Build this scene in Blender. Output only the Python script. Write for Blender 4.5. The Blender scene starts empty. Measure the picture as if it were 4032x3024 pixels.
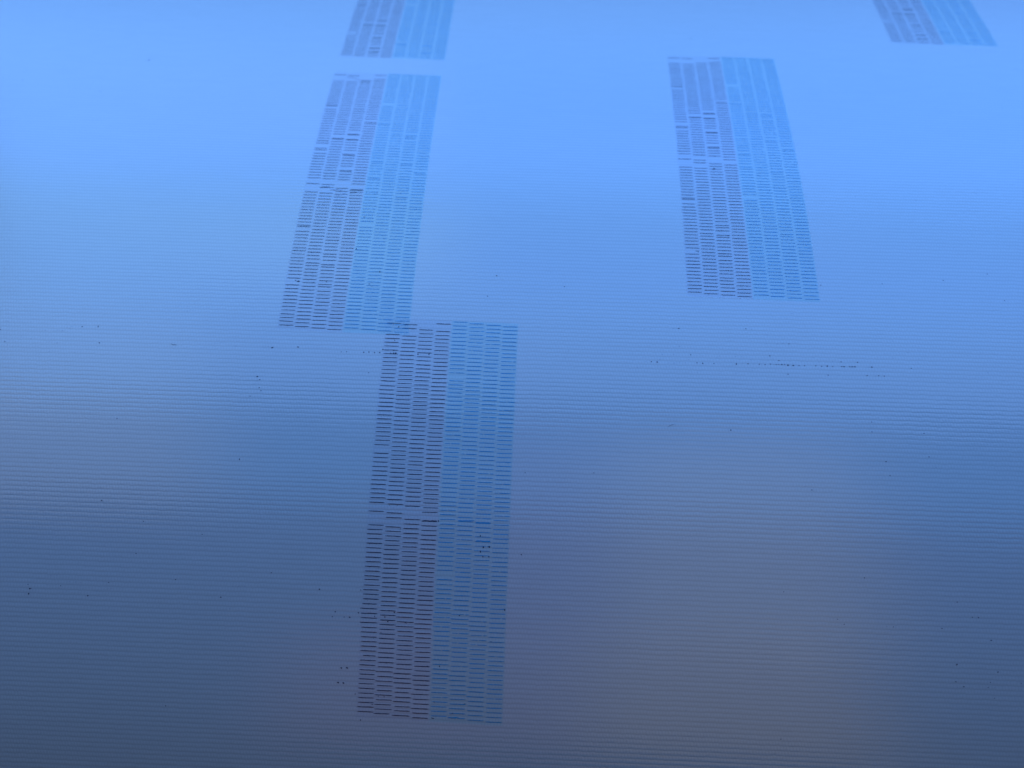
import bpy, bmesh, math, random
import numpy as np
from mathutils import Matrix, Vector

random.seed(7)
S = 0.0014            # metres per nozzle row (the row pitch of the printed test)
SC = bpy.context.scene
COL = SC.collection

# ------------------------------------------------------------------ camera
F_PX = 3200.0
CAM_C = (36.2961365, -87.6552103, 173.2839653)
FW = Vector((-0.0300997, 0.38348164, -0.92305788))
RT = Vector((0.9989614, 0.04314491, -0.01465038))
UP = Vector((-0.0342071, 0.92254016, 0.384382))
cd = bpy.data.cameras.new('camera')
cam = bpy.data.objects.new('camera', cd)
COL.objects.link(cam)
M = Matrix((RT, UP, -FW)).transposed().to_4x4()
M.translation = Vector(CAM_C) * S
cam.matrix_world = M
cd.sensor_fit = 'HORIZONTAL'
cd.sensor_width = 36.0
cd.lens = F_PX / 4032 * 36.0
cd.clip_start = 0.01
cd.clip_end = 50
cd.dof.use_dof = True
cd.dof.focus_distance = 185.0 * S
cd.dof.aperture_fstop = 7.6
SC.camera = cam

# ------------------------------------------------------------------ light
W = bpy.data.worlds.new('World')
SC.world = W
W.use_nodes = True
bg = W.node_tree.nodes['Background']
WORLD = (0.0000, 0.0000, 0.0000)
bg.inputs[0].default_value = (*WORLD, 1)
bg.inputs[1].default_value = 1.0
SC.view_settings.view_transform = 'Standard'
SC.view_settings.look = 'None'
SC.view_settings.exposure = 0
SC.view_settings.gamma = 1

AIM = Vector((30, 60, 0)) * S

def area(name, az, el, dist, sx, sy, rgb):
    """Soft lamp seen from the sheet at azimuth az (0 = beyond the far end, + = right) and elevation el."""
    a, e = math.radians(az), math.radians(el)
    d = Vector((math.sin(a) * math.cos(e), math.cos(a) * math.cos(e), math.sin(e)))
    l = bpy.data.lights.new(name, 'AREA')
    l.shape = 'RECTANGLE'
    l.size, l.size_y = sx, sy
    p = max(rgb)
    l.color = tuple(c / p for c in rgb)
    l.energy = p * sx * sy * math.pi * 1.0     # radiance p (W/m2/sr) towards the sheet
    o = bpy.data.objects.new(name, l)
    COL.objects.link(o)
    o.location = AIM + d * dist
    x = Vector((1, 0, 0)) if abs(d.x) < 0.8 else Vector((0, 1, 0))
    x = (x - d * x.dot(d)).normalized()
    o.rotation_euler = Matrix((x, d.cross(x), d)).transposed().to_euler()
    return o

LIGHTS = [  # unseen window beyond the far end, plus added side and overhead fill lamps
    ('window_fill_light', 0.0, 12, 1.50, 2.60, 0.50, (0.307, 0.729, 1.546)),
    ('window_fill_light', 0.0, 22, 1.50, 2.60, 0.50, (0.075, 0.371, 1.123)),
    ('window_fill_light', -34.5, 22, 1.50, 1.30, 0.50, (0.138, 0.136, 0.000)),
    ('window_fill_light', 0.0, 32, 1.50, 2.60, 0.50, (0.308, 0.828, 2.430)),
    ('window_fill_light', 0.0, 42, 1.50, 2.60, 0.50, (0.099, 0.465, 0.969)),
    ('window_fill_light', -43.1, 42, 1.50, 1.30, 0.50, (0.223, 0.332, 0.081)),
    ('window_fill_light', 0.0, 52, 1.50, 2.60, 0.50, (0.228, 0.501, 1.349)),
    ('window_fill_light', 0.0, 60, 1.50, 2.60, 0.50, (0.038, 0.170, 0.415)),
    ('window_fill_light', -72.0, 6, 1.50, 0.60, 0.50, (2.422, 6.439, 24.665)),  # added side lamp: grazing light from outside what the sheet mirrors
    ('window_fill_light', -72.0, 50, 1.50, 0.60, 0.50, (0.218, 0.268, 0.211)),  # added fill from the left, no window there
    ('window_fill_light', 72.0, 6, 1.50, 0.60, 0.50, (0.000, 3.581, 28.114)),  # added side lamp, as on the left
    ('room_light', -95.7, 51, 1.60, 0.80, 0.50, (0.270, 0.189, 0.000)),
    ('room_light', 150.3, 71, 1.27, 0.80, 0.90, (0.112, 0.025, 0.005)),
    ('room_light', 133.0, 67, 1.31, 0.45, 0.90, (0.201, 0.224, 0.101)),
    ('room_light', 160.1, 42, 1.28, 0.45, 0.50, (0.157, 0.151, 0.000)),
    ('room_light', 175.2, 43, 1.24, 0.95, 0.50, (0.140, 0.040, 0.002)),
    ('window_fill_light', 0.0, 72, 1.31, 2.40, 0.50, (0.249, 0.473, 1.012)),  # added overhead lamp to brighten the middle of the sheet
    ('window_fill_light', 0.0, 77, 1.29, 2.40, 1.20, (0.040, 0.234, 0.598)),  # added overhead lamp, taller, to soften the step in the reflections
]
#LIGHTS_HOOK
for L in LIGHTS:
    area(*L)

# ------------------------------------------------------------------ the sheet's shape
NODES_T = [-140, -110, -75, -40, 0, 30, 60, 100]
NODES_K = [0.00106007, 0.00120398, 0.0018409, 0.0027304, 0.00350708, 0.00406288, 0.00463437, 0.00523874]
_t = np.linspace(-330, 190, 5201)
_k = np.interp(_t, NODES_T, NODES_K)
_th = np.concatenate([[0], np.cumsum((_k[1:] + _k[:-1]) / 2 * np.diff(_t))])
_i0 = int(np.argmin(abs(_t)))
_th -= _th[_i0]
_m = (_th[1:] + _th[:-1]) / 2
_Y = np.concatenate([[0], np.cumsum(-np.cos(_m) * np.diff(_t))])
_Z = np.concatenate([[0], np.cumsum(-np.sin(_m) * np.diff(_t))])
_Y -= _Y[_i0]
_Z -= _Z[_i0]

def surf(u, t, h=0.0):
    """Point on the sheet: u across, t along the feed (both in rows), h above it; in metres."""
    u, t = np.asarray(u, float), np.asarray(t, float)
    th = np.interp(t, _t, _th)
    y = np.interp(t, _t, _Y) - np.sin(th) * h
    z = np.interp(t, _t, _Z) + np.cos(th) * h
    return np.stack([u * S, y * S, z * S], -1)

def mesh_obj(name, verts, faces, mat, uv=None, parent=None, smooth=True):
    me = bpy.data.meshes.new(name)
    me.from_pydata([tuple(v) for v in verts], [], faces)
    me.update()
    if uv is not None:
        lay = me.uv_layers.new(name='sheet')
        idx = np.empty(len(me.loops), dtype=np.int32)
        me.loops.foreach_get('vertex_index', idx)
        lay.data.foreach_set('uv', np.asarray(uv, dtype=np.float32)[idx].ravel())
    if smooth:
        me.polygons.foreach_set('use_smooth', [True] * len(me.polygons))
    for m in (mat if isinstance(mat, (list, tuple)) else [mat]):
        me.materials.append(m)
    o = bpy.data.objects.new(name, me)
    COL.objects.link(o)
    if parent:
        o.parent = parent
    return o

# ------------------------------------------------------------------ materials
RIB = 1.06      # rows per rib of the fabric
WARP = 0.68
BUMP = 0.0150
ROUGH = 0.155
IOR = 2.1

def weave_bump(nt):
    """Relief of the coated fabric: rounded ribs across the feed, fine warp threads, coating unevenness."""
    N, Lk = nt.nodes, nt.links
    def math_(op, a, b=None, c=None):
        n = N.new('ShaderNodeMath')
        n.operation = op
        for i, v in enumerate((a, b, c)):
            if v is None:
                continue
            if isinstance(v, (int, float)):
                n.inputs[i].default_value = v
            else:
                Lk.new(v, n.inputs[i])
        return n.outputs[0]
    def noise(vec, scale, sx, sy, detail=2.0):
        mp = N.new('ShaderNodeMapping')
        mp.inputs['Scale'].default_value = (sx, sy, 1)
        Lk.new(vec, mp.inputs[0])
        n = N.new('ShaderNodeTexNoise')
        n.noise_dimensions = '2D'
        n.inputs['Scale'].default_value = scale
        n.inputs['Detail'].default_value = detail
        Lk.new(mp.outputs[0], n.inputs['Vector'])
        return n.outputs['Fac']
    uvn = N.new('ShaderNodeUVMap')
    uvn.uv_map = 'sheet'
    uv = uvn.outputs[0]
    sep = N.new('ShaderNodeSeparateXYZ')
    Lk.new(uv, sep.inputs[0])
    u, t = sep.outputs[0], sep.outputs[1]
    # ribs wander a little
    w1 = noise(uv, 1.0, 0.35, 0.02, 1.0)
    w2 = noise(uv, 1.0, 1.3, 0.9, 2.0)
    ph = math_('MULTIPLY', t, 1 / RIB)
    ph = math_('ADD', ph, math_('MULTIPLY_ADD', w1, 0.20, -0.10))
    ph = math_('ADD', ph, math_('MULTIPLY_ADD', w2, 0.22, -0.11))
    row = math_('FLOOR', ph)
    rib = math_('POWER', math_('ABSOLUTE', math_('SINE', math_('MULTIPLY', ph, math.pi))), 0.85)
    # warp threads, alternating from rib to rib
    wp = math_('MULTIPLY', u, 1 / WARP)
    wp = math_('ADD', wp, math_('MULTIPLY', row, 0.5))
    wp = math_('ADD', wp, math_('MULTIPLY_ADD', w2, 0.5, -0.25))
    warp = math_('ABSOLUTE', math_('SINE', math_('MULTIPLY', wp, math.pi)))
    warp2 = math_('SINE', math_('MULTIPLY', u, math.pi / WARP))
    # how strong each rib is, varying along it
    am = noise(uv, 1.0, 0.06, 0.5, 2.0)
    am = math_('MULTIPLY_ADD', am, 0.7, 0.65)
    h = math_('MULTIPLY', rib, am)
    h = math_('MULTIPLY', h, math_('MULTIPLY_ADD', warp, 0.45, 0.60))
    h = math_('ADD', h, math_('MULTIPLY', warp, 0.06))
    h = math_('ADD', h, math_('MULTIPLY', warp2, 0.03))
    h = math_('ADD', h, math_('MULTIPLY', noise(uv, 1.0, 1.1, 1.6, 3.0), 0.8))
    h = math_('ADD', h, math_('MULTIPLY', noise(uv, 1.0, 0.035, 0.35, 2.0), 0.5))
    b = N.new('ShaderNodeBump')
    b.inputs['Strength'].default_value = 1.0
    b.inputs['Distance'].default_value = BUMP * S * 1.0
    Lk.new(h, b.inputs['Height'])
    rib_shade = math_('MULTIPLY', rib, math_('MULTIPLY_ADD', warp, 0.5, 0.5))
    return b.outputs[0], noise, uv, math_, rib_shade

def principled(name, rgb, rough=ROUGH, ior=IOR, bump=True, mottle=0.0):
    m = bpy.data.materials.new(name)
    m.use_nodes = True
    nt = m.node_tree
    p = nt.nodes['Principled BSDF']
    p.inputs['Base Color'].default_value = (*rgb, 1)
    p.inputs['Roughness'].default_value = rough
    p.inputs['IOR'].default_value = ior
    if bump:
        nrm, noise, uv, math_, rib_shade = weave_bump(nt)
        nt.links.new(nrm, p.inputs['Normal'])
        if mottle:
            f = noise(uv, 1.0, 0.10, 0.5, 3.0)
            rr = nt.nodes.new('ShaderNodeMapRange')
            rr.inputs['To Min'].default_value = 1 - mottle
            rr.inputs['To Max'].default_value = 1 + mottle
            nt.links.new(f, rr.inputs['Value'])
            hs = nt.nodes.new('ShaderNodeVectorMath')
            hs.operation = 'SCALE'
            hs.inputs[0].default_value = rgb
            # rib shading put into the base colour: grooves darker, crests lighter
            tone = math_('MULTIPLY', rr.outputs[0], math_('MULTIPLY_ADD', rib_shade, 0.17, 0.915))
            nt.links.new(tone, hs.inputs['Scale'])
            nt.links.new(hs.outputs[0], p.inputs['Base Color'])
            f2 = noise(uv, 1.0, 0.5, 0.5, 2.0)
            r2 = nt.nodes.new('ShaderNodeMapRange')
            r2.inputs['To Min'].default_value = rough - 0.015
            r2.inputs['To Max'].default_value = rough + 0.015
            nt.links.new(f2, r2.inputs['Value'])
            nt.links.new(r2.outputs[0], p.inputs['Roughness'])
    return m

def film(name, rgb):
    """A trace of overspray: a clear film that only tints what lies under it."""
    m = bpy.data.materials.new(name)
    m.use_nodes = True
    nt = m.node_tree
    nt.nodes.remove(nt.nodes['Principled BSDF'])
    tr = nt.nodes.new('ShaderNodeBsdfTransparent')
    tr.inputs[0].default_value = (*rgb, 1)
    nt.links.new(tr.outputs[0], nt.nodes['Material Output'].inputs[0])
    return m

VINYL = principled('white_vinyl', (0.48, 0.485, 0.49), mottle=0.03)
BLACK = principled('black_ink', (0.004, 0.013, 0.050), rough=0.38, ior=1.5)
CYAN = principled('cyan_ink', (0.010, 0.25, 0.48), rough=0.36, ior=1.55)
FAINT = principled('dried_thin_ink', (0.19, 0.21, 0.30), rough=0.4)
HAIR = principled('dark_fibre', (0.02, 0.02, 0.035), rough=0.5, bump=False)
TINT_K = film('black_overspray', (0.972, 0.974, 0.997))
TINT_C = film('cyan_overspray', (0.90, 0.990, 1.0))

# ------------------------------------------------------------------ the banner
U0, U1, T0, T1 = -230, 300, -320, 185
ts = np.arange(T0, T1 + 0.1, 2.5)
us = np.arange(U0, U1 + 0.1, 10.0)
UU, TT = np.meshgrid(us, ts)
nu, ntt = len(us), len(ts)
top = surf(UU.ravel(), TT.ravel())
bot = surf(UU.ravel(), TT.ravel(), -0.3)
uv = np.stack([UU.ravel(), TT.ravel()], -1)
n = len(top)
faces = []
for j in range(ntt - 1):
    for i in range(nu - 1):
        a = j * nu + i
        faces.append((a, a + nu, a + nu + 1, a + 1))
        faces.append((n + a, n + a + 1, n + a + nu + 1, n + a + nu))
for i in range(nu - 1):
    a, b = i, (ntt - 1) * nu + i
    faces.append((a, a + 1, n + a + 1, n + a))
    faces.append((b + 1, b, n + b, n + b + 1))
for j in range(ntt - 1):
    a, b = j * nu, j * nu + nu - 1
    faces.append((a + nu, a, n + a, n + a + nu))
    faces.append((b, b + nu, n + b + nu, n + b))
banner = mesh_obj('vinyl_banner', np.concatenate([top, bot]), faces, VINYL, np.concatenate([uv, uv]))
banner['label'] = 'white ribbed vinyl banner sheet curving down towards the viewer under the printed test patterns'
banner['category'] = 'banner'

# ------------------------------------------------------------------ printed nozzle tests
PW = 31.3038
PC = PW / 7.875
LEN = PC * 0.875
STAG = [-0.02, 0.25, 0.50, 0.77, 0.18, 0.46, 0.71, 0.97]
MISS = {0: {0, 2, 3, 32, 45, 47, 48}, 1: {0, 3, 45, 48}, 2: {0, 1, 45, 46}, 3: {1, 46}, 4: {14, 59}, 5: set(), 6: set(), 7: set()}
DEV = {(0, 16): -0.45, (0, 34): -0.35, (0, 61): -0.52, (1, 28): 0.72, (1, 71): 0.2,
       (2, 26): 0.6, (2, 28): 0.75, (2, 34): 0.6, (2, 40): 0.6, (2, 68): 0.22, (2, 71): 0.35, (2, 78): -0.22, (2, 84): 0.15,
       (3, 21): 0.35, (4, 22): 0.3, (4, 37): 0.25, (4, 43): 0.3, (4, 48): 0.2, (5, 26): 0.2, (6, 26): 0.3, (6, 28): -0.25, (6, 37): 0.3,
       (6, 49): 0.2, (6, 70): 0.2, (7, 40): 0.25, (7, 52): 0.2}
DEV_FAR = {**DEV, (1, 71): 0.6, (2, 68): 0.65, (2, 71): 0.7, (2, 78): 0.65, (2, 84): 0.6, (2, 86): 0.55, (4, 82): 0.5, (6, 82): 0.4, (6, 86): 0.4}
DEV_FRONT = {(0, 16): -0.22, (0, 61): -0.16, (2, 35): -0.14, (6, 59): -0.1, (4, 43): 0.12, (5, 46): 0.15}

PATTERNS = [
    # u, t of the first row, front, label
    (0.0, 0.0, 'front test pattern, nearest and sharpest, its black lines touching the one behind'),
    (-25.895, -86.608, 'left test pattern directly behind the front one, blurring towards its far end'),
    (-25.779, -184.976, 'far left test pattern, blurred and cut by the top edge'),
    (72.046, -99.028, 'right-hand middle test pattern standing alone on bare vinyl'),
    (140.508, -198.824, 'far right test pattern at the top corner, blurred and cut off'),
]
HB = 0.010     # film above the sheet, rows
HI = 0.030     # ink above the film

def strip(V, UVs, Fc, pts, width, h, taper=True, rnd=random):
    """A flat ink stroke of uneven edge along pts (u, t)."""
    b = len(V)
    m = len(pts)
    for i, (u, t) in enumerate(pts):
        w = width * (0.5 + rnd.uniform(-0.07, 0.07))
        if taper and i in (0, m - 1):
            w *= 0.55
        up, dn = t - w, t + w
        V.extend((surf(u, up, h), surf(u, dn, h)))
        UVs.extend(((u, up), (u, dn)))
    for i in range(m - 1):
        a = b + 2 * i
        Fc.append((a, a + 1, a + 3, a + 2))

def pattern(u0, t0, label, front):
    rnd = random.Random(int(abs(u0 * 13 + t0 * 7)) + 3)
    # overspray film (one mesh, two tints)
    V, UVs, Fc, mi = [], [], [], []
    for half, (a, b2) in enumerate(((-0.25, 4 * PC - 0.30), (4 * PC - 0.30, PW + 0.2))):
        base = len(V)
        rr = np.linspace(-0.4, 90.2, 46)
        for r in rr:
            for u in (a, b2):
                V.append(surf(u0 + u, t0 + r + 0.5 * (u / PW), HB))
                UVs.append((u0 + u, t0 + r))
        for i in range(len(rr) - 1):
            k = base + 2 * i
            Fc.append((k, k + 2, k + 3, k + 1))
            mi.append(half)
    pat = mesh_obj('test_pattern', V, Fc, [TINT_K, TINT_C], UVs, banner)
    pat.data.polygons.foreach_set('material_index', mi)
    pat['label'] = label
    for c in range(8):
        V, UVs, Fc = [], [], []
        black = c < 4
        for r in range(90):
            if r in MISS[c]:
                continue
            dv = (DEV_FRONT if front else DEV_FAR if t0 < -150 else DEV).get((c, r), 0.0)
            if not front and r in (2,) and c in (1, 2):
                continue
            t = t0 + r + STAG[c] + dv + rnd.gauss(0, 0.022)
            ua = u0 + c * PC + rnd.gauss(0, 0.045)
            L = LEN + rnd.gauss(0, 0.04)
            if front and 67 <= r <= 70 and c in (0, 2, 3, 4, 5, 6):
                sh = rnd.uniform(0.15, 0.5)
                ua -= sh
                L += sh * rnd.uniform(0.6, 1.1)
            if front and r >= 80 and c in (1, 2, 3, 5, 6, 7) and rnd.random() < 0.3:
                ua -= 0.4
                L += 0.35
            if c == 0 and r == 77:
                if front:
                    ua += 0.7
                    L -= 0.7
                else:
                    ua += 2.6
                    L -= 2.7
            if rnd.random() < 0.02:
                L *= rnd.uniform(0.9, 0.97)
            wd = (0.160 if black else 0.172) * rnd.uniform(0.88, 1.12)
            if dv and not front:
                wd *= 1.35 if t0 < -150 else 1.08
            m = 9
            tilt = rnd.gauss(0, 0.018)
            pts = []
            for i in range(m):
                f = i / (m - 1)
                pts.append((ua + L * f, t + tilt * (f - 0.5) + rnd.gauss(0, 0.010)))
            if not black and rnd.random() < 0.16:
                # starved nozzle: the line breaks up
                cut = rnd.randint(2, 6)
                strip(V, UVs, Fc, pts[:cut + 1], wd * 0.8, HI, True, rnd)
                pts = [(p[0] + 0.12, p[1]) for p in pts[cut:]]
            strip(V, UVs, Fc, pts, wd, HI, True, rnd)
            # a few stray satellites beside the line
            if rnd.random() < 0.10:
                for _ in range(rnd.randint(1, 3)):
                    du, dt = ua + rnd.uniform(0, L), t + rnd.uniform(0.12, 0.34)
                    blob(V, UVs, Fc, du, dt, rnd.uniform(0.03, 0.075), HI + 0.006, rnd)
        mesh_obj('black_ink_column' if black else 'cyan_ink_column', V, Fc, BLACK if black else CYAN, UVs, pat)
    return pat

def blob(V, UVs, Fc, u, t, r, h, rnd, n=7):
    b = len(V)
    a0, sx = rnd.uniform(0, 6.28), rnd.uniform(0.8, 1.25)
    V.append(surf(u, t, h + r * 0.015))
    UVs.append((u, t))
    for i in range(n):
        a = a0 + i * 2 * math.pi / n
        q = r * rnd.uniform(0.72, 1.2)
        x, y = u + q * sx * math.cos(a), t + q / sx * math.sin(a)
        V.append(surf(x, y, h))
        UVs.append((x, y))
    for i in range(n):
        Fc.append((b, b + 1 + (i + 1) % n, b + 1 + i))

pats = [pattern(u, t, lab, i == 0) for i, (u, t, lab) in enumerate(PATTERNS)]

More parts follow.
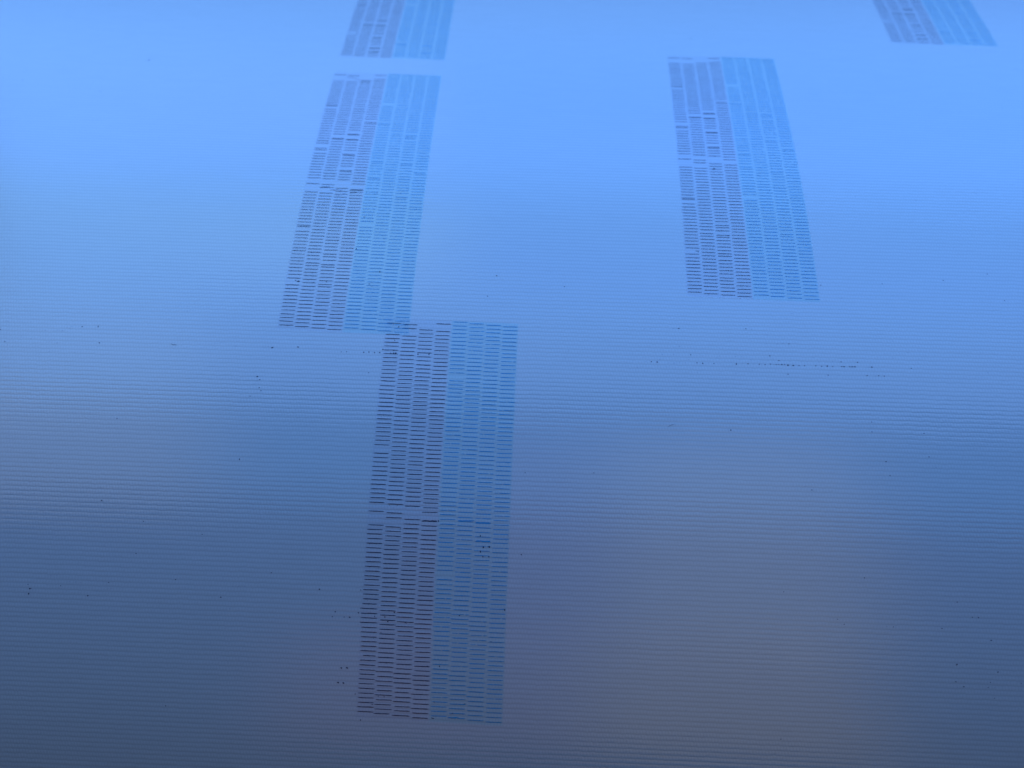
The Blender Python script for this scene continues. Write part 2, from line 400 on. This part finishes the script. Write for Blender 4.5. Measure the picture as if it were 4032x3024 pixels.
# ------------------------------------------------------------------ stray droplets and smears
SPECKS = "61.65,8.7,0.088,0,1 62.87,8.8,0.118,1,1 64.21,8.7,0.118,1,1 64.21,8.87,0.118,1,1 66.92,8.92,0.088,0,1 68.15,8.93,0.088,0,1 69.46,8.65,0.088,0,1 70.78,8.78,0.088,0,1 73.45,8.71,0.118,1,1 74.77,8.75,0.159,2,1 76.11,8.64,0.088,0,1 77.38,8.74,0.117,1,1 78.71,8.58,0.088,0,1 81.37,8.42,0.088,0,1 82.56,8.52,0.117,1,1 82.55,8.73,0.117,1,1 83.94,8.53,0.088,0,1 85.26,8.51,0.117,1,1 86.59,8.47,0.088,0,1 87.86,8.51,0.117,1,1 88.39,8.52,0.088,0,1 89.18,8.57,0.117,1,1 90.46,8.41,0.117,1,1 91.14,8.45,0.088,0,1 91.77,8.48,0.117,1,1 92.36,8.43,0.117,1,1 93.05,8.43,0.158,2,1 93.71,8.41,0.117,1,1 94.39,8.53,0.158,2,1 94.6,8.52,0.117,1,1 95.68,8.54,0.158,2,1 96.34,8.57,0.088,0,1 96.97,8.58,0.117,1,1 98.29,8.53,0.117,1,1 100.86,8.47,0.117,1,1 102.2,8.51,0.116,1,1 103.47,8.43,0.157,2,1 104.73,8.5,0.116,1,1 106.79,8.4,0.116,1,1 107.34,8.41,0.157,2,1 108.63,8.39,0.116,1,1 109.24,8.39,0.157,2,1 109.84,8.37,0.157,2,1 112.98,8.29,0.087,0,1 113.71,8.29,0.157,2,1 69.59,4.61,0.089,0,1 89.88,3.14,0.089,0,1 92.42,3.14,0.089,0,1 93.68,3,0.089,0,1 95.12,3.1,0.118,1,1 68.13,6.72,0.089,0,1 72.05,6.73,0.118,1,1 65.5,6.9,0.089,0,1 78.66,6.78,0.088,0,1 82.5,6.76,0.088,0,1 83.91,6.74,0.088,0,1 90.45,6.32,0.117,1,1 78.08,7.35,0.088,0,1 71.48,7.97,0.088,0,1 64.81,8.15,0.088,0,1 85.99,7.47,0.088,0,1 88.51,7.44,0.088,0,1 89.89,7.48,0.088,0,1 91.17,7.29,0.088,0,1 92.43,7.44,0.117,1,1 93.76,7.4,0.088,0,1 95.05,7.44,0.088,0,1 97.65,7.4,0.088,0,1 98.96,7.5,0.088,0,1 101.53,7.49,0.088,0,1 104.84,7.29,0.087,0,1 106.77,7.24,0.117,1,1 110.55,7.22,0.116,1,1 59.63,10.3,0.088,0,1 66.23,9.89,0.088,0,1 73.41,11.18,0.088,0,1 78.59,11.16,0.088,0,1 82.35,10.89,0.088,0,1 94.3,10.77,0.116,1,1 103.47,10.66,0.116,1,1 105.91,10.63,0.087,0,1 112.4,10.48,0.116,1,1 114.31,10.44,0.087,0,1 115.05,10.41,0.116,1,1 116.3,10.45,0.116,1,1 69.54,-0.05,0.162,2,0 68.25,0.06,0.09,0,0 85.3,-0.5,0.119,1,0 86.63,-0.44,0.089,0,0 61.54,0.24,0.09,0,0 62.88,0.25,0.09,0,0 42.76,8.54,0.089,0,0 56.9,16.84,0.087,0,0 80.55,24.67,0.154,2,0 49.79,35.63,0.113,1,0 97.92,37.61,0.111,1,0 112.31,21.63,0.113,1,0 112.15,23.94,0.113,1,0 112.96,18.33,0.086,0,0 123.7,23.85,0.113,1,0 124.25,29.23,0.112,1,0 125.63,31.55,0.083,0,0 114.68,30.63,0.151,2,0 115.3,33.77,0.111,1,0 122.73,8.29,0.116,1,0 119.27,1.47,0.088,0,0 143.39,10.51,0.086,0,0 140.07,8.71,0.086,0,0 77.88,18.66,0.086,0,0 72.33,32.89,0.085,0,0 118.9,5.9,0.087,0,0 69.53,4.56,0.089,0,0 147.34,-10.28,0.089,0,0 108.81,-9.6,0.09,0,0 108.5,56.13,0.108,1,0 117.75,52.64,0.081,0,0 128.03,60.38,0.107,1,0 131.13,63.46,0.107,1,0 132.43,63.46,0.144,2,0 124.65,66.01,0.107,1,0 103.96,66.04,0.108,1,0 102.6,65.04,0.108,1,0 134.92,68.06,0.144,2,0 127.69,73.34,0.143,2,0 127.5,73.48,0.106,1,0 136.19,74.57,0.143,2,0 127.4,76.94,0.143,2,0 129.06,77.92,0.143,2,0 127.75,78.13,0.08,0,0 132.23,76.89,0.079,0,0 134.6,76.78,0.106,1,0 134.15,77.85,0.106,1,0 135.51,77.84,0.079,0,0 141.04,76.68,0.106,1,0 135.46,80.02,0.106,1,0 91.19,59.75,0.109,1,0 90.9,90.69,0.107,1,0 117.44,82.54,0.08,0,0 113.01,66.13,0.08,0,0 114.4,66.13,0.107,1,0 125.63,59.16,0.081,0,0 129.82,58.99,0.08,0,0 128.52,63.62,0.08,0,0 138.06,54.69,0.081,0,0 -71.06,48.65,0.087,0,0 -51.13,57.27,0.114,1,0 -74.58,64.91,0.114,1,0 -74.09,65.81,0.154,2,0 -73.81,65.76,0.114,1,0 -74.19,66.86,0.154,2,0 -74.17,67.03,0.114,1,0 -67.23,64.92,0.114,1,0 -60.94,66.82,0.154,2,0 -56.58,63.77,0.114,1,0 -57.92,63.72,0.085,0,0 -58.98,65.73,0.085,0,0 -41.71,62.53,0.113,1,0 -45.84,62.66,0.085,0,0 -38.29,62.42,0.085,0,0 -30.75,62.76,0.085,0,0 -31.39,65.91,0.113,1,0 -31.25,65.91,0.113,1,0 -9.67,63.34,0.151,2,0 -20.57,60.22,0.113,1,0 -19.95,65.84,0.084,0,0 -29.11,68.3,0.084,0,0 -5.84,67.94,0.112,1,0 -6.46,69.03,0.112,1,0 -42.07,89.73,0.112,1,0 -50.26,50.2,0.115,1,0 -50.52,48.2,0.086,0,0 -36.77,52.53,0.114,1,0 -59.19,48.64,0.087,0,0 -69.66,62.84,0.086,0,0 -68.33,62.72,0.086,0,0 -65.27,63.89,0.086,0,0 -63.99,63.97,0.086,0,0 -62.82,63.99,0.086,0,0 -27.65,63.44,0.085,0,0 -26.26,63.48,0.085,0,0 -28.87,63.49,0.085,0,0 -53.24,48.34,0.087,0,0 -56.55,65.02,0.085,0,0 -55.85,64.99,0.085,0,0 -73.09,4.6,0.167,2,0 -69.3,4.28,0.124,1,0 -69.24,4.5,0.124,1,0 -67.98,8.69,0.166,2,0 -90.81,9.15,0.124,1,0 -26.56,8.46,0.164,2,0 -26.35,8.34,0.164,2,0 -20.37,8.02,0.164,2,0 -28.85,15.76,0.162,2,0 -28.97,15.83,0.162,2,0 -28.22,16.56,0.12,1,0 -28.06,18.52,0.119,1,0 -27.57,19.24,0.119,1,0 -28.8,16.99,0.09,0,0 -29.92,20.64,0.119,1,0 -30.37,35.45,0.116,1,0 -30.34,35.64,0.116,1,0 -59.99,27.17,0.119,1,0 -60.42,45.96,0.156,2,0 -35.19,8.34,0.091,0,0 -28.73,8.29,0.091,0,0 -28.16,8.34,0.091,0,0 -27.46,8.17,0.091,0,0 -75.93,5.1,0.093,0,0 -75.68,4.62,0.093,0,0 -76.68,4.8,0.093,0,0 -77.6,5.82,0.093,0,0 -78.81,5.68,0.093,0,0 -81.8,5.86,0.093,0,0 -85.2,20.89,0.091,0,0 -79.51,11.38,0.092,0,0 -78.16,8.98,0.092,0,0 -46.7,29.32,0.088,0,0 -76.03,45.04,0.087,0,0 -92.69,6.1,0.124,1,0 -5.87,67.98,0.151,2,0 -6.43,69.04,0.112,1,0 -3.85,69.02,0.111,1,0 -2.67,69.01,0.15,2,0 -2.56,69.02,0.111,1,0 -4.67,69.99,0.084,0,0 -3.94,79.85,0.15,2,0 -3.83,79.87,0.15,2,0 -2.73,79.73,0.15,2,0 -2.6,79.8,0.15,2,0 -4.52,82.96,0.15,2,0 -4.37,83.01,0.15,2,0 -3.38,83,0.15,2,0 -3.22,83.05,0.15,2,0 -0.78,67.97,0.15,2,0 -0.63,85.26,0.111,1,0 7.05,67.59,0.15,2,0 5.07,68.61,0.15,2,0 5.75,69.57,0.15,2,0 2.81,68.59,0.111,1,0 5.84,67.53,0.083,0,0 1.86,67.7,0.083,0,0 4.37,71.97,0.111,1,0 5.7,85.57,0.11,1,0 4.43,85.47,0.11,1,0 9.71,82.77,0.083,0,0 -20.34,8.08,0.164,2,0 -9.94,8.91,0.121,1,0 -8.68,8.83,0.121,1,0 -4.63,8.82,0.163,2,0 -3.4,8.72,0.163,2,0 -2.1,8.77,0.162,2,0 -0.85,8.76,0.162,2,0 -0.22,7.97,0.163,2,0 -0.12,7.9,0.12,1,0 2.4,8.08,0.162,2,0 1.77,8.79,0.12,1,0 2.46,8.76,0.162,2,0 2.98,8.72,0.162,2,0 2.96,8.87,0.162,2,0 2.86,8.83,0.12,1,0 0.5,8.71,0.09,0,0 8.21,8.87,0.162,2,0 10.8,8.76,0.162,2,0 4.35,8.89,0.09,0,0 -2.91,13.93,0.119,1,0 -11.08,11,0.09,0,0 2.4,5.49,0.121,1,0 0.5,6.53,0.091,0,0 3.04,1.89,0.122,1,0 2.94,2.04,0.122,1,0 3.14,1.75,0.091,0,0 -4.38,7.38,0.091,0,0 -0.17,5.53,0.091,0,0 8.24,1.94,0.091,0,0 7,-0,0.092,0,0 25.1,50.41,0.112,1,0 25.08,50.53,0.112,1,0 25.86,52.82,0.151,2,0 25.87,52.96,0.151,2,0 27.13,52.65,0.151,2,0 27.15,52.81,0.151,2,0 25.24,53.78,0.151,2,0 25.26,53.93,0.151,2,0 25.85,54.82,0.112,1,0 25.86,54.96,0.112,1,0 27.16,54.83,0.112,1,0 27.17,54.94,0.112,1,0 34.25,54.15,0.15,2,0 15.63,47.55,0.152,2,0 15.67,47.67,0.113,1,0 34.41,36.2,0.114,1,0 7.28,49.62,0.113,1,0 -3.42,47.18,0.085,0,0 15.87,38.56,0.086,0,0 31.2,49.85,0.084,0,0 31.21,50.11,0.084,0,0 31.22,50.31,0.084,0,0 0.74,90.84,0.149,2,0 17.41,78.55,0.149,2,0 31.07,65.98,0.149,2,0 31.1,66.12,0.149,2,0 14.78,78.62,0.11,1,0 -9.64,63.35,0.151,2,0 -0.58,63.11,0.112,1,0 3.13,87.33,0.149,2,0 21.29,67.66,0.111,1,0 28.38,72.87,0.11,1,0 4.46,85.48,0.083,0,0 5.74,85.53,0.083,0,0 12.25,85.19,0.083,0,0 13.53,85.18,0.083,0,0 24.52,63.96,0.083,0,0 25.21,63.88,0.083,0,0 25.8,63.91,0.083,0,0 23.21,86.3,0.11,1,0 20.62,88.49,0.11,1,0 20.28,88.57,0.082,0,0 30.47,85.28,0.082,0,0 16.59,86.21,0.11,1,0 131.91,-40.55,0.096,0,0 115.97,-18.64,0.092,0,0 119.05,-14.01,0.121,1,0 133.9,-15.55,0.121,1,0 144.83,-17.75,0.121,1,0 147.39,-10.31,0.119,1,0 121.09,-10.85,0.09,0,0 122.35,-10.98,0.09,0,0 108.82,-9.65,0.09,0,0 107.37,-2.85,0.089,0,0 147.83,-43.23,0.097,0,0 145.12,-76.67,0.105,0,0 104.23,-13.13,0.122,1,0 25.67,-13.06,0.168,2,0 23.75,-7.15,0.123,1,0 42.27,-10.49,0.123,1,0 54.03,-15.13,0.093,0,0 16.73,-14.34,0.094,0,0 -82.52,-90.84,0.154,1,0 -82.69,-90.57,0.154,1,0 -82.29,-90.94,0.154,1,0 -116.37,-79.4,0.151,1,0 -114.77,-90.82,0.116,0,0 -91.88,-75.16,0.148,1,0 79.92,-108.87,0.154,1,0 81.23,-49.82,0.18,2,0 81.08,-49.65,0.18,2,0 81.42,-49.67,0.18,2,0 -3.27,-13.16,0.17,2,0 -3.05,-13.22,0.126,1,0 -6.55,-33.26,0.099,0,0 -9.07,-29.75,0.131,1,0 -9.21,-29.89,0.098,0,0 -9.86,-19.7,0.172,2,0 -22.77,-9.76,0.17,2,0 -22.99,-9.73,0.126,1,0 -23.59,-9.92,0.126,1,0 -11.63,-27.72,0.13,1,0 -11.49,-28.11,0.098,0,0 -0.19,-16.72,0.095,0,0 -0.07,-14.5,0.094,0,0 3.05,-13.59,0.094,0,0 -5.35,-9.59,0.125,1,0 -4.66,-8.89,0.093,0,0 -16.02,-9.84,0.125,1,0 -19.11,-9.58,0.094,0,0 -21.16,-14.13,0.095,0,0 -4.91,-10.13,0.094,0,0"
rnd = random.Random(11)
sets = {'dark': ([], [], []), 'faint': ([], [], []), 'trail': ([], [], [])}
for q in SPECKS.split():
    u, t, r, k, tr = q.split(',')
    u, t, r, k, tr = float(u), float(t), float(r), int(k), int(tr)
    key = 'faint' if k == 0 else ('trail' if tr else 'dark')
    blob(*sets[key], u, t, r * (1.0 if not k else 1.1 if tr else 1.0), HI + 0.02, rnd, 8)
# the fine dry spatter that is too faint to place one by one
for _ in range(240):
    u, t = rnd.uniform(-95, 170), rnd.uniform(-60, 105)
    blob(*sets['faint'], u, t, rnd.uniform(0.04, 0.085), HI + 0.02, rnd, 6)
o = mesh_obj('ink_droplets', sets['dark'][0], sets['dark'][2], BLACK, sets['dark'][1], banner)
o['kind'] = 'stuff'
o = mesh_obj('dried_ink_specks', sets['faint'][0], sets['faint'][2], FAINT, sets['faint'][1], banner)
o['kind'] = 'stuff'
o = mesh_obj('ink_droplet_trail', sets['trail'][0], sets['trail'][2], BLACK, sets['trail'][1], banner)
o['label'] = 'dotted trail of tiny ink droplets along one rib'
o['kind'] = 'stuff'

def smear(parent, pts, width, mat):
    V, UVs, Fc = [], [], []
    P2 = []
    for (a, b) in zip(pts[:-1], pts[1:]):
        for f in (0, 0.33, 0.67):
            P2.append((a[0] + (b[0] - a[0]) * f, a[1] + (b[1] - a[1]) * f + rnd.gauss(0, 0.02)))
    P2.append(pts[-1])
    strip(V, UVs, Fc, P2, width, HI + 0.012, True, rnd)
    mesh_obj('ink_smear', V, Fc, mat, UVs, parent)

FRONT, LEFT = pats[0], pats[1]
smear(LEFT, [(-22.09, -39.31), (-21.14, -39.44), (-20.4, -39.4), (-19.58, -39.56)], 0.28, BLACK)
smear(LEFT, [(-19.31, -38.58), (-18.09, -38.56), (-17.4, -38.77), (-16.61, -38.32), (-16.18, -38.69)], 0.24, FAINT)
smear(LEFT, [(-17.86, -37.01), (-16.64, -36.93), (-15.72, -37.21), (-15.17, -37.61)], 0.20, FAINT)
smear(LEFT, [(-14.12, -38.63), (-12.79, -38.68), (-11.58, -38.62), (-10.67, -38.69)], 0.24, BLACK)
smear(LEFT, [(-13.98, -37.72), (-13.15, -37.81), (-12.08, -37.91)], 0.24, BLACK)
smear(LEFT, [(-22.3, -84.53), (-20.38, -84.38), (-18.95, -83.88), (-17.45, -82.9), (-14.88, -82.77)], 0.17, FAINT)
smear(FRONT, [(12.01, 47.74), (12.78, 47.63), (13.81, 47.72), (14.42, 47.61), (15.13, 47.64), (15.27, 47.54)], 0.24, BLACK)
smear(FRONT, [(23.86, 47.55), (24.61, 47.62), (25.83, 47.53), (27.26, 47.6)], 0.24, CYAN)
smear(FRONT, [(19.97, 47.3), (20.93, 47.34), (21.95, 47.26), (23.62, 47.24)], 0.20, CYAN)
smear(FRONT, [(9.38, 69.58), (9.65, 69.68), (9.86, 69.83)], 0.13, BLACK)
smear(FRONT, [(16.02, 89.65), (16.37, 89.72), (16.72, 89.75)], 0.14, BLACK)
smear(FRONT, [(19.61, 89.43), (20.42, 89.44), (21.35, 89.33), (22.05, 89.39)], 0.22, CYAN)
smear(FRONT, [(24.1, 51.63), (25.0, 51.54), (26.22, 51.61), (27.33, 51.54)], 0.24, CYAN)

# ------------------------------------------------------------------ loose fibres lying on the sheet
def fibre(pts, r, label):
    P = []
    for i in range(len(pts) - 1):
        for f in (0, 0.25, 0.5, 0.75):
            a, b = pts[i], pts[i + 1]
            P.append((a[0] + (b[0] - a[0]) * f, a[1] + (b[1] - a[1]) * f))
    P.append(pts[-1])
    m = len(P)
    V, Fc = [], []
    for i, (u, t) in enumerate(P):
        rr = r * (0.45 + 0.55 * math.sin(math.pi * min(1, (i + 0.6) / m)))
        a, b = P[max(0, i - 1)], P[min(m - 1, i + 1)]
        d = np.array([b[0] - a[0], b[1] - a[1]])
        d = d / (np.linalg.norm(d) + 1e-9)
        lift = r * 1.05 + 0.05 * math.sin(math.pi * i / (m - 1))
        for k in range(6):
            an = k * math.pi / 3
            off = rr * math.cos(an)
            V.append(surf(u - d[1] * off, t + d[0] * off, lift + rr * math.sin(an)))
    for i in range(m - 1):
        for k in range(6):
            a = i * 6
            Fc.append((a + k, a + (k + 1) % 6, a + 6 + (k + 1) % 6, a + 6 + k))
    Fc.append(tuple(range(5, -1, -1)))
    Fc.append(tuple((m - 1) * 6 + k for k in range(6)))
    o = mesh_obj('fibre', V, Fc, HAIR)
    o['label'] = label
    o['category'] = 'fibre'
    o['group'] = 'loose fibres on the banner'
    return o

fibre([(66.4, 24.49), (66.78, 24.18), (67.26, 23.96), (67.83, 23.8)], 0.032,
      'straight slanting dark fibre lying on bare vinyl below the dotted ink trail')
fibre([(-50.86, 8.26), (-50.64, 8.32), (-50.31, 8.51), (-49.97, 8.54), (-49.65, 8.5), (-49.35, 8.52)], 0.04,
      'small hooked dark fibre lying on bare vinyl left of the patterns')
